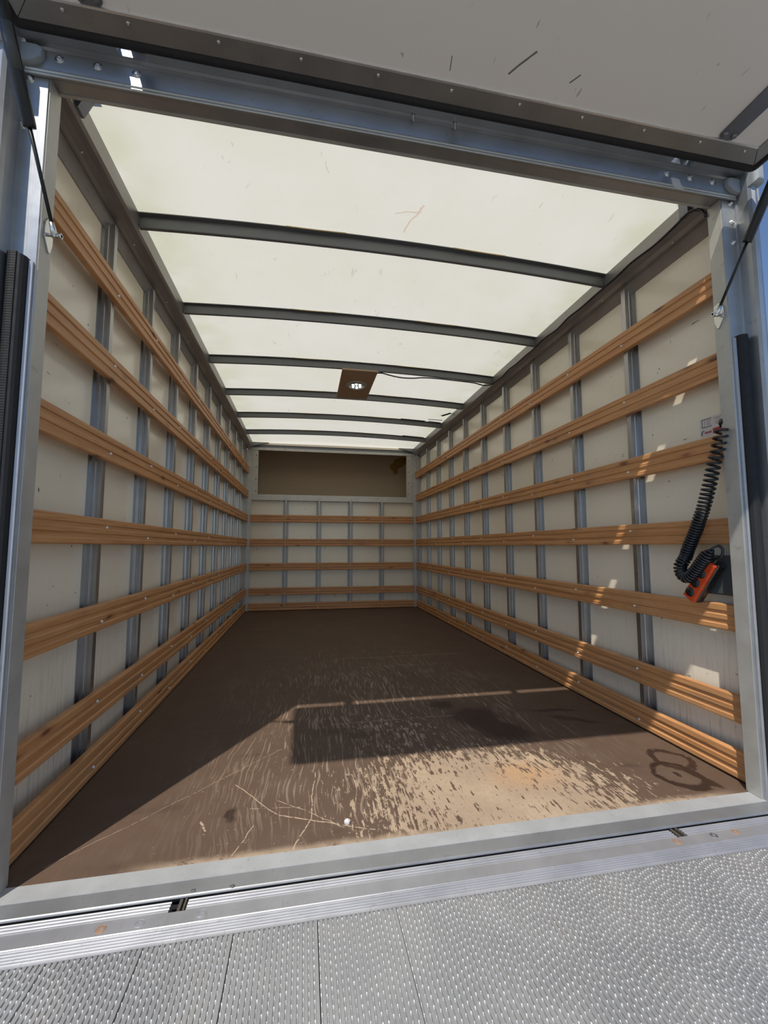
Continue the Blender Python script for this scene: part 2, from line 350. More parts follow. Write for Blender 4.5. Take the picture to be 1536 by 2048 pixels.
def box(bm, x0, x1, y0, y1, z0, z1, bev=0.0, mat=0, rot=None, seg=2):
    r = bmesh.ops.create_cube(bm, size=1); vs = r['verts']
    c = Vector(((x0+x1)/2, (y0+y1)/2, (z0+z1)/2))
    for v in vs: v.co = Vector((v.co.x*(x1-x0), v.co.y*(y1-y0), v.co.z*(z1-z0)))
    if bev:
        es = list({e for v in vs for e in v.link_edges})
        q = bmesh.ops.bevel(bm, geom=es, offset=bev, segments=seg, affect='EDGES', profile=.5)
        vs = list({v for f in q['faces'] for v in f.verts} | {v for v in vs if v.is_valid})
    if rot is not None: bmesh.ops.rotate(bm, verts=vs, cent=(0, 0, 0), matrix=rot)
    for v in vs: v.co += c
    for f in {f for v in vs for f in v.link_faces}: f.material_index = mat
    return vs
def prism(bm, prof, axis, a, b, mat=0):
    """closed profile swept straight: axis 0 -> prof (y,z); 1 -> (x,z); 2 -> (x,y)"""
    def P(p, t): return (t, p[0], p[1]) if axis == 0 else (p[0], t, p[1]) if axis == 1 else (p[0], p[1], t)
    A = [bm.verts.new(P(p, a)) for p in prof]; Z = [bm.verts.new(P(p, b)) for p in prof]
    n = len(prof)
    fs = [bm.faces.new((A[i], A[(i+1) % n], Z[(i+1) % n], Z[i])) for i in range(n)] + [bm.faces.new(A), bm.faces.new(Z[::-1])]
    for f in fs: f.material_index = mat
    return A+Z
def tube(bm, pts, r, seg=10, mat=0, caps=True):
    pts = [Vector(p) for p in pts]; rings = []
    rr = r if isinstance(r, (list, tuple)) else [r]*len(pts)
    up = Vector((0, 0, 1)); nrm = None
    for i, p in enumerate(pts):
        t = (pts[min(i+1, len(pts)-1)] - pts[max(i-1, 0)]).normalized()
        if nrm is None:
            nrm = t.cross(up) if abs(t.dot(up)) < .95 else t.cross(Vector((1, 0, 0)))
            nrm.normalize()
        else:
            nrm = (nrm - t*nrm.dot(t)).normalized()
        bn = t.cross(nrm)
        rings.append([bm.verts.new(p + (nrm*math.cos(2*math.pi*k/seg) + bn*math.sin(2*math.pi*k/seg))*rr[i]) for k in range(seg)])
    for a, b in zip(rings, rings[1:]):
        for k in range(seg):
            f = bm.faces.new((a[k], a[(k+1) % seg], b[(k+1) % seg], b[k])); f.material_index = mat; f.smooth = True
    if caps:
        f = bm.faces.new(rings[0][::-1]); f.material_index = mat; f = bm.faces.new(rings[-1]); f.material_index = mat
def dome(bm, c, nrm, r, h, seg=10, mat=0, washer=0.0, slot=True):
    """rivet or bolt head standing on c along nrm"""
    c = Vector(c); q = Vector((0, 0, 1)).rotation_difference(Vector(nrm).normalized())
    prof = [(r, 0), (r, h*.35), (r*.82, h*.78), (r*.45, h*1.0)]
    if slot: prof += [(r*.36, h*.95), (r*.30, h*.55)]
    if washer: prof = [(washer, 0), (washer, h*.2), (r, h*.22)] + prof[1:]
    rings = [[bm.verts.new(c + q @ Vector((a*math.cos(2*math.pi*k/seg), a*math.sin(2*math.pi*k/seg), z))) for k in range(seg)] for a, z in prof]
    for a, b in zip(rings, rings[1:]):
        for k in range(seg):
            f = bm.faces.new((a[k], a[(k+1) % seg], b[(k+1) % seg], b[k])); f.smooth = True; f.material_index = mat
    bm.faces.new(rings[-1]).material_index = mat
def rivet(name, c, nrm, r, h, parent, m, washer=0.0, slot=True, seg=10):
    bm = B(); dome(bm, c, nrm, r, h, seg, 0, washer, slot); return make(name, bm, m, parent, org=c, recalc=False)

W = 1.025           # batten faces at x = +-W
XS = 1.045          # stud faces
XW = 1.080          # wall skin
L = 4.05
ZT = [1.709, 1.4185, 1.1345, .8475, .5605, .2700, .0925]
HB = .0865
STUD_Y = [.450 + .3945*k for k in range(9)]

# ---------------------------------------------------------------- setting: ground, floor, walls, ceiling
bm = B(); box(bm, -40, 40, -40, 40, -1.05, -.95)
tag(make('ground', bm, M['ground']), 'pale asphalt yard under the truck', 'ground', kind='structure')

fl = B(); box(fl, -1.13, 1.13, -.03, 4.70, -.10, -.025)
floor = tag(make('floor', fl, M['steel_dark']), 'dark brown plywood load floor worn to bare wood near the sill', 'floor', kind='structure')
for y0, y1 in ((0.0, .7335), (.7345, 1.8), (1.801, 4.13)):
    bm = B(); vs = box(bm, -XW, XW, y0, y1, -.022, 0.0)
    if y0 == 0:      # chamfered front corners
        for v in bm.verts:
            if v.co.y < .01 and abs(v.co.x) > 1: v.co.x = math.copysign(.9965, v.co.x)
        bmesh.ops.bisect_plane(bm, geom=bm.verts[:]+bm.edges[:]+bm.faces[:], plane_co=(0, .05, 0), plane_no=(0, 1, 0))
        for v in bm.verts:
            if abs(v.co.y-.05) < 1e-4: v.co.x = math.copysign(XW, v.co.x)
    make('floor_sheet', bm, M['floor'], floor, org=(0, 0, 0))

def slat_profile(s, z):
    """inset, height -> (x,z) for the side s (+1 right, -1 left), top face at z"""
    h = HB; p = [(.020, h), (.004, h), (.0012, h-.0012), (0, h-.004), (0, .76*h), (.0038, .725*h), (.0038, .60*h), (0, .565*h), (0, .415*h), (.0038, .38*h), (.0038, .235*h), (0, .20*h), (0, .004), (.0012, .0012), (.004, 0), (.020, 0)]
    return [(s*(W+a), z-h+b) for a, b in p]

screw_src = None
def side_wall(s, name, label):
    w = B(); box(w, min(s*XW, s*1.105), max(s*XW, s*1.105), -.02, 4.13, -.10, 1.99)
    wall_o = tag(make(name, w, [M['wall_side']]), label, 'wall', kind='structure')
    # hat section studs
    for y in STUD_Y:
        b = B(); x0, x1 = s*XS, s*XW; yb = y
        prof = [(s*XW, y-.024), (s*(XW-.0025), y-.024), (s*(XW-.0025), y-.002), (s*(XS+.022), y), (s*(XS+.020), y+.0025), (s*(XS+.013), y+.0025), (s*(XS+.011), y), (s*(XS+.001), y+.001), (s*XS, y+.003),
                (s*XS, y+.023), (s*(XS+.001), y+.025), (s*(XW-.0025), y+.028), (s*(XW-.0025), y+.048), (s*XW, y+.048)]
        prism(b, prof, 2, .002, 1.913)
        make('stud', b, M['alu_stud'], wall_o)
    # end stud by the bulkhead
    b = B(); box(b, min(s*XS, s*XW), max(s*XS, s*XW), 3.985, 4.02, .002, 1.9, .002); make('stud', b, M['alu_stud'], wall_o)
    for i, zt in enumerate(ZT):
        b = B(); prism(b, slat_profile(s, zt), 1, .012, L)
        sl_ = make('wooden_slat', b, M['wood_y'], wall_o)
        for k, y in enumerate(STUD_Y):
            zz = zt - HB*(.30 if (k+i) % 2 else .66) - (0 if (k+i) % 2 else .004)
            zz = zt - HB*(.335 if (k+i) % 2 else .68)
            rivet('screw', (s*(W+.0036), y+.013+random.uniform(-.004, .004), zz), (-s, 0, 0), .0052, .0056, sl_, M['screw'])
    return wall_o
wl = side_wall(-1, 'wall_left', 'cream glossy left wall with wooden slats over metal studs')
wr = side_wall(1, 'wall_right', 'cream right wall with wooden slats, sun patches and a sticker')

# bulkhead
b = B()
box(b, -1.105, 1.105, 4.115, 4.14, -.02, 1.335); box(b, -1.105, 1.105, 4.115, 4.14, 1.945, 2.06)
box(b, -1.105, -.93, 4.115, 4.14, 1.33, 1.95); box(b, .922, 1.105, 4.115, 4.14, 1.33, 1.95)
wb_ = tag(make('wall_back', b, M['wall_back']), 'far bulkhead with five wooden slats below a wide dark recess', 'wall', kind='structure')
for x in (-.589, -.193, .195, .591):
    b = B(); y = 4.07
    prof = [(x-.034, 4.115), (x-.034, 4.1125), (x-.015, 4.1125), (x-.013, 4.071), (x-.011, 4.07), (x+.011, 4.07), (x+.013, 4.071), (x+.015, 4.1125), (x+.034, 4.1125), (x+.034, 4.115)]
    prism(b, prof, 2, .002, 1.315); make('stud', b, M['alu_stud_back'], wb_)
for i in range(2, 7):
    zt = ZT[i]; b = B()
    prof = [(4.05+abs(x)-W, z) for x, z in slat_profile(1, zt)]
    prism(b, prof, 0, -1.0, 1.0)
    s_ = make('wooden_slat', b, M['wood_x'], wb_)
    for k, x in enumerate((-.985, -.589, -.193, .195, .591, .985)):
        rivet('screw', (x, 4.0535, zt-HB*(.335 if (k+i) % 2 else .68)), (0, -1, 0), .0050, .005, s_, M['screw'])
for s in (-1, 1):                                  # corner angles
    b = B(); prism(b, [(s*1.045, 4.02), (s*1.045, 4.072), (s*.992, 4.072), (s*.992, 4.068), (s*1.040, 4.068), (s*1.040, 4.02)], 2, .002, 1.955); make('corner_angle', b, M['alu_back'], wb_)
b = B(); box(b, -.992, .992, 4.068, 4.085, 1.311, 1.345, .0015); box(b, -.922, .914, 4.074, 4.115, 1.345, 1.382, .0015); lowf = make('recess_frame', b, M['alu_back'], wb_)
for x in (-.589, -.193, .195, .591):
    for dx, dz in ((-.010, .012), (.012, .024)): rivet('bolt', (x+dx, 4.068, 1.311+dz), (0, -1, 0), .0045, .003, lowf, M['steel_dark'])
b = B(); box(b, -1.0, 1.0, 4.066, 4.085, 1.918, 1.95, .0015); topf = make('recess_frame', b, M['alu_back'], wb_)
for k in range(8): rivet('bolt', (-.86+k*.249, 4.066, 1.934), (0, -1, 0), .005, .003, topf, M['steel_dark'])
for x0, x1, s in ((-.992, -.924, -1), (.916, .992, 1)):
    b = B(); box(b, x0, x1, 4.074, 4.09, 1.345, 1.918, .001); pl = make('recess_side_plate', b, M['alu_back'], wb_)
    for z in (1.42, 1.565, 1.71, 1.855): rivet('bolt', (x0+.022 if s > 0 else x1-.022, 4.074, z), (0, -1, 0), .008, .004, pl, M['steel_dark'])
b = B(); box(b, -.985, .985, 4.05, 4.062, 1.982, 2.006, .001); make('roof_edge_strip', b, M['wall_back'], wb_)
b = B(); box(b, -1.04, 1.04, 4.075, 4.10, 1.950, 1.995, .001); make('roof_edge_rail', b, M['steel_dark'], wb_)
for s in (-1, 1):
    b = B(); prism(b, [(s*1.0, 1.955), (s*.80, 2.004), (s*1.0, 2.004)], 1, 4.02, 4.045); make('corner_gusset', b, M['steel_dark'], wb_)
# over-cab recess behind the bulkhead, built as a shell of its own
b = B(); y1 = 4.62
box(b, -1.06, 1.06, y1, y1+.02, 1.25, 2.12); box(b, -1.06, 1.06, 4.14, y1, 1.25, 1.27); box(b, -1.06, 1.06, 4.14, y1, 2.10, 2.12)
box(b, -1.06, -1.04, 4.14, y1, 1.27, 2.10); box(b, 1.04, 1.06, 4.14, y1, 1.27, 2.10); box(b, -1.06, 1.06, 4.14, 4.15, 2.06, 2.12)
rec = make('recess_shell', b, M['recess'], wb_)
b = B()
for (x, z, r) in ((.93, 1.93, .075), (.87, 1.875, .065), (.985, 1.965, .07), (.885, 1.80, .035), (.83, 1.88, .03)):
    q = bmesh.ops.create_icosphere(b, subdivisions=2, radius=1)
    for v in q['verts']: v.co = Vector((x+v.co.x*r, y1-.001+v.co.y*.008, z+v.co.z*r*.9))
make('yellow_patch', b, M['patch_yellow'], rec, smooth=True)  # flattened yellow lobes on the recess back, upper right

# ceiling
def roof_z(x): return 2.006 + .028*(1-(x/1.0)**2)
b = B(); N = 20; ys = [-.03, 1.0, 2.0, 3.0, 4.06]
g = [[b.verts.new((-1.0+2.0*i/N, y, roof_z(-1.0+2.0*i/N))) for i in range(N+1)] for y in ys]
for r0, r1 in zip(g, g[1:]):
    for i in range(N): b.faces.new((r0[i], r0[i+1], r1[i+1], r1[i]))
ceiling = tag(make('ceiling', b, M['roof'], smooth=True), 'translucent cream roof sheet glowing in the sun', 'ceiling', kind='structure')
for k in range(6):
    y = .492 + .5965*k; b = B(); N = 16
    prof = [(-.002, 0.0), (-.002, -.0025), (.017, -.0025), (.022, -.034), (.024, -.036), (.030, -.034), (.036, -.036), (.038, -.034), (.043, -.0025), (.060, -.0025), (.060, 0.0)]
    rings = []
    for i in range(N+1):
        x = -.992+1.984*i/N; zc = roof_z(x)-.002
        rings.append([b.verts.new((x, y+p[0], zc+p[1]*1.25)) for p in prof])
    for a, c in zip(rings, rings[1:]):
        for j in range(len(prof)): b.faces.new((a[j], a[(j+1) % len(prof)], c[(j+1) % len(prof)], c[j]))
    b.faces.new(rings[0]); b.faces.new(rings[-1][::-1])
    bow = make('roof_bow', b, M['bow'], ceiling)
    for x in (-.33, .37, ):
        bb = B(); tube(bb, [(x-.12+.24*i/8, y-.0035, roof_z(x-.12+.24*i/8)-.004-.0015*math.sin(math.pi*i/8)) for i in range(9)], .0022, 6); make('sealant_bead', bb, M['seal_strip'], bow, smooth=True)
for s in (-1, 1):                                  # curved cant rails along both walls
    prof = [(s*1.0795, 1.888), (s*1.076, 1.888), (s*1.055, 1.930), (s*1.054, 1.9315), (s*1.052, 1.9300), (s*1.035, 1.9295), (s*1.015, 1.934), (s*1.000, 1.942), (s*.993, 1.951), (s*.992, 1.958), (s*.9955, 1.958), (s*.989, 2.004), (s*1.003, 2.006), (s*1.0795, 2.006)]
    b = B(); prism(b, prof, 1, .0, 4.07)
    cr = make('cant_rail', b, M['alu_cant'], ceiling)
    for y in [.18+.3945*i for i in range(10)]: rivet('rivet', (s*1.030, y, 1.9297), (0, 0, -1), .0040, .003, cr, M['steel'])
def flat_strip(name, p0, p1, w, z, mat, parent, th=.0015):
    p0, p1 = Vector(p0), Vector(p1); d = (p1-p0).normalized(); nn = Vector((-d.y, d.x))*w/2
    b = B(); vs = [b.verts.new((q.x, q.y, roof_z(q.x)+z+dz)) for dz in (0, -th) for q in (p0+nn, p1+nn, p1-nn, p0-nn)]
    for f in ((0, 1, 2, 3), (7, 6, 5, 4), (0, 4, 5, 1), (1, 5, 6, 2), (2, 6, 7, 3), (3, 7, 4, 0)): b.faces.new([vs[i] for i in f])
    return make(name, b, mat, parent)
for p0, p1, w in (((.919, 2.665), (.975, 2.555), .030), ((.826, 2.805), (.965, 2.79), .014), ((.848, 2.862), (.975, 2.870), .014), ((.563, 2.868), (.812, 2.868), .018), ((.718, 3.462), (.966, 3.462), .018)):
    flat_strip('tape_strip', p0, p1, w, -.002, M['tape'], ceiling)
for s, pp in ((-1, [(1.0, 1.955), (.985, 1.955), (.952, 2.026), (1.0, 2.026)]), (1, [(1.0, 1.950), (.976, 1.950), (.976, 2.02), (1.0, 2.02)])):   # gussets in the upper rear corners
    b = B(); prism(b, [(s*x, z) for x, z in pp], 1, .060, .095); make('corner_gusset', b, M['steel_dark'], ceiling)
    b = B(); prism(b, [(s*1.078, 1.862), (s*1.045, 1.862), (s*1.015, 1.93), (s*1.078, 1.93)], 1, .03, .034); make('corner_gusset', b, M['steel_dark'], ceiling)
# rear edge of roof (closes above the header)
b = B(); box(b, -1.0, 1.0, -.005, .004, 1.915, 2.03); 
hd_back = b

# ---------------------------------------------------------------- rear frame
hp = [(.004, 1.917), (-.038, 1.9155), (-.049, 1.9075), (-.0535, 1.9075), (-.0555, 1.911), (-.0535, 1.916), (-.0555, 1.920), (-.0535, 1.924), (-.050, 1.926), (-.050, 1.979), (-.0535, 1.984), (-.062, 1.9845), (-.068, 1.983), (-.068, 2.0), (-.045, 2.04), (.02, 2.05), (.02, 2.034), (.004, 2.02)]
b = B(); prism(b, hp, 0, -1.045, 1.045)
header = tag(make('trim_1', b, M['alu_head']), 'blue-grey aluminium header across the top of the rear opening', 'header', kind='structure')
for x0, x1 in ((-1.09, -.833), (-.765, .778), (.852, 1.09)):
    b = B(); prism(b, [(-.066, 1.9825), (-.092, 1.979), (-.0965, 1.981), (-.097, 1.990), (-.085, 2.006), (-.066, 2.012)], 0, x0, x1); make('drip_lip', b, M['alu_head'], header)
for x in (-.974, -.888, -.798, .783, .871, .959): rivet('bolt', (x, -.050, 1.961), (0, -1, 0), .0075, .0045, header, M['steel'], washer=.0110)
for x in (-.07, .055): 
    b = B(); tube(b, [(x, -.062, 1.984), (x, -.062, 1.979), (x, -.062, 1.962)], [.0055, .003, .0012], 8); make('screw', b, M['steel'], header)
def post(s, name, label):
    f = lambda pts: [(s*x, y) for x, y in pts]
    # jamb + face + rounded outer pillar
    prof = f([(.997, .004), (.997, -.040), (.9985, -.0435), (1.046, -.0435), (1.048, -.049), (1.052, -.049), (1.0515, -.070), (1.0520, -.084), (1.056, -.094), (1.064, -.099), (1.073, -.097), (1.083, -.088), (1.091, -.076), (1.097, -.060), (1.100, -.040), (1.112, -.036), (1.120, -.028), (1.122, .09), (1.106, .09), (1.106, -.012), (1.075, -.012), (1.075, .004)])
    b = B(); prism(b, prof, 2, -.10, 2.0)
    p = tag(make(name, b, M['alu_post']), label, 'post', kind='structure')
    b = B(); box(b, min(s*.9955, s*.9975), max(s*.9955, s*.9975), -.040, .006, .001, 1.915, .0004); make('jamb_plate', b, M['alu_jamb'], p)
    b = B(); prism(b, f([(1.009, -.0435), (1.0093, -.056), (1.012, -.063), (1.017, -.068), (1.023, -.070), (1.030, -.0695), (1.036, -.067), (1.040, -.061), (1.041, -.0435)]), 2, -.03, 1.433); make('rubber_seal', b, M['rubber'], p)
    b = B(); prism(b, f([(1.001, -.0435), (1.001, -.049), (1.0082, -.051), (1.0082, -.0435)]), 2, -.03, 1.428); make('seal_carrier', b, M['alu_bar'], p)
    if s < 0:
        # hatched rubber lip beside the seal
        b = B()
        z = -.02
        while z < 1.435:
            prism(b, [(s*1.022, -.068), (s*1.023, -.0722), (s*1.034, -.0722), (s*1.044, -.068), (s*1.051, -.058), (s*1.051, -.050), (s*1.030, -.050)], 2, z, z+.0052); z += .0062
        o = make('ribbed_rubber_lip', b, M['rubber'], p); o['kind'] = 'stuff'
    for z in ((1.900, 1.833, 1.762) if s > 0 else (1.900, 1.775)):
        x = 1.033 if s > 0 else (1.046 if z < 1.8 else 1.037)
        rivet('bolt', (s*x, -.0435, z), (0, -1, 0), .0065, .0065, p, M['steel'], washer=.009)
    # moulded corner cap: concave quarter round flowing from pillar into header
    b = B(); na = 10
    prof2 = [(1.052-.046*math.sin(math.pi/2*i/na), 1.927+.034*(1-math.cos(math.pi/2*i/na))) for i in range(na+1)]
    prof2 += [(1.006, 1.972), (1.018, 1.978), (1.085, 1.978), (1.095, 1.962), (1.098, 1.940), (1.098, 1.927)]
    prism(b, [(s*x, z) for x, z in prof2], 1, -.064, -.010)
    bmesh.ops.bevel(b, geom=[e for e in b.edges if all(v.co.y < -.063 for v in e.verts)], offset=.006, segments=3, affect='EDGES', profile=.6)
    prism(b, [(s*x, z) for x, z in [(1.052, 1.927), (1.052, 1.99), (1.058, 2.01), (1.082, 2.01), (1.09, 1.99), (1.09, 1.927)]], 1, -.116, -.03)
    bmesh.ops.bevel(b, geom=[e for e in b.edges if all(v.co.y < -.115 for v in e.verts)], offset=.014, segments=4, affect='EDGES', profile=.5)
    make('corner_cap', b, M['cap'], p)
    b = B(); box(b, min(s*1.098, s*1.122), max(s*1.098, s*1.122), -.070, -.03, 1.90, 1.985, .004); make('cap_clip', b, M['cap'], p)
    return p
pl_ = post(-1, 'trim_2', 'left rear corner post with black rubber seal, gas strut foot')
pr_ = post(1, 'trim_3', 'right rear corner post with black rubber seal beside sky')

# sill
b = B(); prism(b, [(0.0, -.001), (0.0, -.06), (-.066, -.06), (-.068, -.020), (-.083, -.014), (-.0850, -.0106), (-.0834, -.0082), (-.0810, -.0066), (-.050, -.0008), (-.0, -.0008)], 0, -1.13, 1.13)
sill = tag(make('trim_4', b, M['sill_dark']), 'worn aluminium sill between the brown floor and the tail lift', 'sill', kind='structure')
b = B(); prism(b, [(-.0005, -.0008), (-.0490, -.0009), (-.0490, .0002), (-.0005, .0003)], 0, -1.13, 1.13); make('sill_plate', b, M['alu_sill'], sill)
b = B(); prism(b, [(-.0665, -.03), (-.0995, -.03), (-.0995, -.12), (-.0665, -.12)], 0, -1.10, 1.10); make('gap_shade_strip', b, M['black_gap'], sill)  # black strip added to darken the gap between sill and platform
for x, y in ((-.588, -.074), (-.505, -.078)): rivet('screw', (x, y, -.0055), (0, .16, 1), .0055, .0012, sill, M['steel_dark'])
# outer shell
b = B(); box(b, -1.13, 1.13, 4.64, 4.66, -.10, 2.13); box(b, -1.13, -1.062, 4.14, 4.64, -.1, 2.13); box(b, 1.062, 1.13, 4.14, 4.64, -.1, 2.13)
tag(make('trim_5', b, M['outside']), 'white outer nose shell behind the far bulkhead', 'body shell', kind='structure')
hd = make('header_back', hd_back, M['alu_jamb'], header)

# ---------------------------------------------------------------- raised flap door over the opening
ZD = 1.945; Y0, Y1 = -.139, -.618; XD = 1.012
b = B(); box(b, -.975, .975, Y1+.02, Y0-.02, ZD+.003, ZD+.030)
door = tag(make('door_1', b, M['door_skin'], org=(0, Y0, ZD)), 'raised flap door seen from below, scuffed white panel in grey frame', 'door', kind='structure')
def frame_strip(poly):
    b = B(); top = [b.verts.new((x, y, ZD+.032)) for x, y in poly]; bot = [b.verts.new((x, y, ZD)) for x, y in poly]
    n_ = len(poly); b.faces.new(top); b.faces.new(bot[::-1])
    for i in range(n_): b.faces.new((top[i], bot[i], bot[(i+1) % n_], top[(i+1) % n_]))
    bmesh.ops.recalc_face_normals(b, faces=b.faces)
    bmesh.ops.bevel(b, geom=[e for e in b.edges], offset=.0008, segments=1, affect='EDGES')
    return make('frame_strip', b, M['alu_door'], door)
fx = .965; iy = Y0-.048; oy = Y1+.048; g_ = .0006
fr = frame_strip([(-XD, Y0), (XD, Y0), (fx, iy), (-fx, iy)])
frame_strip([(-XD, Y1), (-fx, oy), (fx, oy), (XD, Y1)])
frame_strip([(XD+g_, Y0-g_), (XD+g_, Y1+g_), (fx+g_, oy+g_), (fx+g_, iy-g_)])
frame_strip([(-XD-g_, Y0-g_), (-fx-g_, iy-g_), (-fx-g_, oy+g_), (-XD-g_, Y1+g_)])
b = B(); prism(b, [(iy+.001, ZD), (iy-.0045, ZD), (iy-.006, ZD+.0045), (iy+.001, ZD+.0045)], 0, -fx, fx); make('frame_bead', b, M['bead'], door)
for k in range(11):
    x = [-.905, -.771, -.575, -.383, -.191, .004, .197, .386, .584, .775, .934][k]; rivet('rivet', (x, -.1735, ZD), (0, 0, -1), .0045, .003, fr, M['steel'])
# rubber seal round the edge
b = B()
ring_p = [(-XD, Y0), (-XD, Y1), (XD, Y1), (XD, Y0)]
def loop_pts(off, r, z):
    x0, x1, y0, y1 = -XD-off, XD+off, Y1-off, Y0+off; P = []
    for cx, cy, a0 in ((x1-r, y1-r, 0), (x0+r, y1-r, 90), (x0+r, y0+r, 180), (x1-r, y0+r, 270)):
        for i in range(5):
            a = math.radians(a0+90*i/4); P.append((cx+r*math.cos(a), cy+r*math.sin(a), z))
    return P
lv = [loop_pts(-.001, .004, ZD+.001), loop_pts(.009, .010, ZD-.007), loop_pts(.019, .016, ZD-.004), loop_pts(.022, .018, ZD+.006), loop_pts(.016, .014, ZD+.016), loop_pts(-.001, .004, ZD+.018)]
rg = [[b.verts.new(p) for p in l] for l in lv]
for a, c in zip(rg, rg[1:]+rg[:1]):
    for i in range(len(a)): b.faces.new((a[i], a[(i+1) % len(a)], c[(i+1) % len(a)], c[i]))
make('rubber_seal', b, M['rubber'], door, smooth=True)
for x in (-.79, .07, .83):                         # hinge leaves from header to flap
    b = B(); prism(b, [(-.060, 2.010), (-.088, 2.004), (-.125, 1.992), (-.150, 1.978), (-.190, 1.978), (-.190, 1.983), (-.150, 1.983), (-.122, 1.998), (-.086, 2.010), (-.060, 2.016)], 0, x-.019, x+.019)
    make('hinge', b, M['steel_dark'], door)
for s in (-1, 1):                                  # straps
    xx = s*.838; b = B(); y0 = -.195
    pts = [(xx-.027, y0-.008), (xx-.020, y0), (xx+.020, y0), (xx+.027, y0-.008), (xx+.027, Y1+.03), (xx-.027, Y1+.03)]
    top = [b.verts.new((x, y, ZD+.003)) for x, y in pts]; bot = [b.verts.new((x, y, ZD-.002)) for x, y in pts]
    b.faces.new(top); b.faces.new(bot[::-1])
    for i in range(6): b.faces.new((top[i], bot[i], bot[(i+1) % 6], top[(i+1) % 6]))
    st = make('strap', b, M['steel_dark'], door)
    for dx in (-.015, .015): rivet('rivet', (xx+dx, y0-.014, ZD-.002), (0, 0, -1), .0085, .006, st, M['steel_dark'], slot=False, seg=14)

# ---------------------------------------------------------------- tail lift platform
ZP = -.001
pf = empty('tail_lift_platform', (0, -.9, -.06))
tag(pf, 'aluminium tail lift platform lying level at the sill, ribbed anti-slip treads', 'tail lift')
def ribbed(y0, y1, n_, top, depth=.0022):
    """(y,z) of n rounded ribs going from y0 down to y1"""
    P = []; w = (y0-y1)/n_
    for i in range(n_):
        a = y0-i*w; P += [(a, top-depth), (a-.18*w, top-depth), (a-.34*w, top-.0004), (a-.48*w, top), (a-.68*w, top), (a-.84*w, top-.0006)]
    return P
top_prof = [(-.1005, -.008), (-.1015, -.003), (-.104, ZP-.001)] + ribbed(-.106, -.130, 3, ZP) + [(-.131, ZP-.001), (-.163, ZP-.001)] + ribbed(-.1645, -.1985, 5, ZP) + [(-.1995, ZP-.0015), (-.2025, ZP-.0025)]
def bar(x0, x1, prof, bottom=-.045):
    b = B(); prism(b, prof + [(prof[-1][0], bottom), (prof[0][0], bottom)], 0, x0, x1); return b
cuts = [(-.624, -.590), (.608, .640)]
xs = [-1.10, -.624, -.590, .608, .640, 1.10]
for i in (0, 2, 4): make('edge_bar', bar(xs[i], xs[i+1], top_prof), M['alu_bar'], pf)
half = [p for p in top_prof if p[0] <= -.1315]
for x0, x1 in cuts: make('edge_bar', bar(x0, x1, [(-.1312, ZP-.001)] + half), M['alu_bar'], pf)
for x, s in ((-.607, -1), (.624, 1)):               # hinge knuckles in the cut-outs
    b = B(); box(b, x-.003, x+.004, -.128, -.092, -.04, -.006, .002); box(b, x+.009, x+.0135, -.128, -.095, -.04, -.002, .001); make('hinge_knuckle', b, M['gaptone'], pf)
for x, y, m in ((-.742, -.1475, 'rust'), (-.672, -.1475, 'alu_bar'), (-.556, -.1455, 'alu_bar'), (.593, -.1450, 'rust'), (.708, -.1425, 'steel_dark'), (.778, -.1415, 'rust')):
    b = B(); c = Vector((x, y, ZP-.001)); seg = 16
    rings = [[b.verts.new(c+Vector((r*math.cos(2*math.pi*k/seg), r*math.sin(2*math.pi*k/seg), z))) for k in range(seg)] for r, z in ((.0098, 0), (.0092, .0009), (.0088, .0002), (.0040, .0006), (.0032, -.0008))]
    for a, q in zip(rings, rings[1:]):
        for k in range(seg): b.faces.new((a[k], a[(k+1) % seg], q[(k+1) % seg], q[k]))
    b.faces.new(rings[-1]); make('countersunk_bolt', b, M[m], pf, org=c, recalc=False)
# tread planks: flat ridges, narrow grooves, rows of small teeth in the grooves
PW = .163; NR = 17; YP0, YP1 = -.2035, -1.62
def plank_mesh():
    b = B(); w = (PW-.0014)/NR; x0 = -PW/2+.0007
    prof = []
    for i in range(NR):
        a = x0+i*w; prof += [(a, ZP-.0052), (a+.26*w, ZP-.0052), (a+.32*w, ZP-.0022), (a+.94*w, ZP-.0022)]
    prof += [(x0+NR*w, ZP-.0052), (x0+NR*w, -.04), (x0, -.04)]
    prism(b, prof, 1, YP0, YP1)
    rnd = random.Random(3)
    for i in range(NR):
        cx = x0+i*w+.13*w; y = YP0-.004-rnd.random()*.013
        while y > -.98:
            r = .00145*rnd.uniform(.6, 1.15); hz = .0039
            R0 = [b.verts.new((cx+r*1.05*math.cos(a), y+r*1.6*math.sin(a), ZP-.0052)) for a in [math.pi*k/3 for k in range(6)]]
            R1 = [b.verts.new((cx+r*.85*math.cos(a), y+r*1.25*math.sin(a), ZP-.0052+hz*.75)) for a in [math.pi*k/3 for k in range(6)]]
            t = b.verts.new((cx, y, ZP-.0052+hz))
            for k in range(6):
                f = b.faces.new((R0[k], R0[(k+1) % 6], R1[(k+1) % 6], R1[k])); f.material_index = 1; f.smooth = True
                f = b.faces.new((R1[k], R1[(k+1) % 6], t)); f.material_index = 1; f.smooth = True
            y -= .0152+rnd.uniform(-.0008, .0008)
    return b
xc = -.157+PW/2
ks = range(-6, 8)
src = None
for k in ks:
    x = xc+PW*k-PW
    if x-PW/2 < -1.14 or x+PW/2 > 1.2: continue
    if src is None:
        src = make('tread_plank', plank_mesh(), [M['tread'], M['glint']], pf, org=(0, -.9, 0), recalc=False); src.location = Vector((x, -.9, 0)) - world_loc(pf)
    else: copy_at(src, pf, (x, -.9, 0))
b = B(); box(b, -1.12, 1.16, -1.66, -1.62, -.05, 0, .006); make('outer_edge', b, M['alu_bar'], pf)
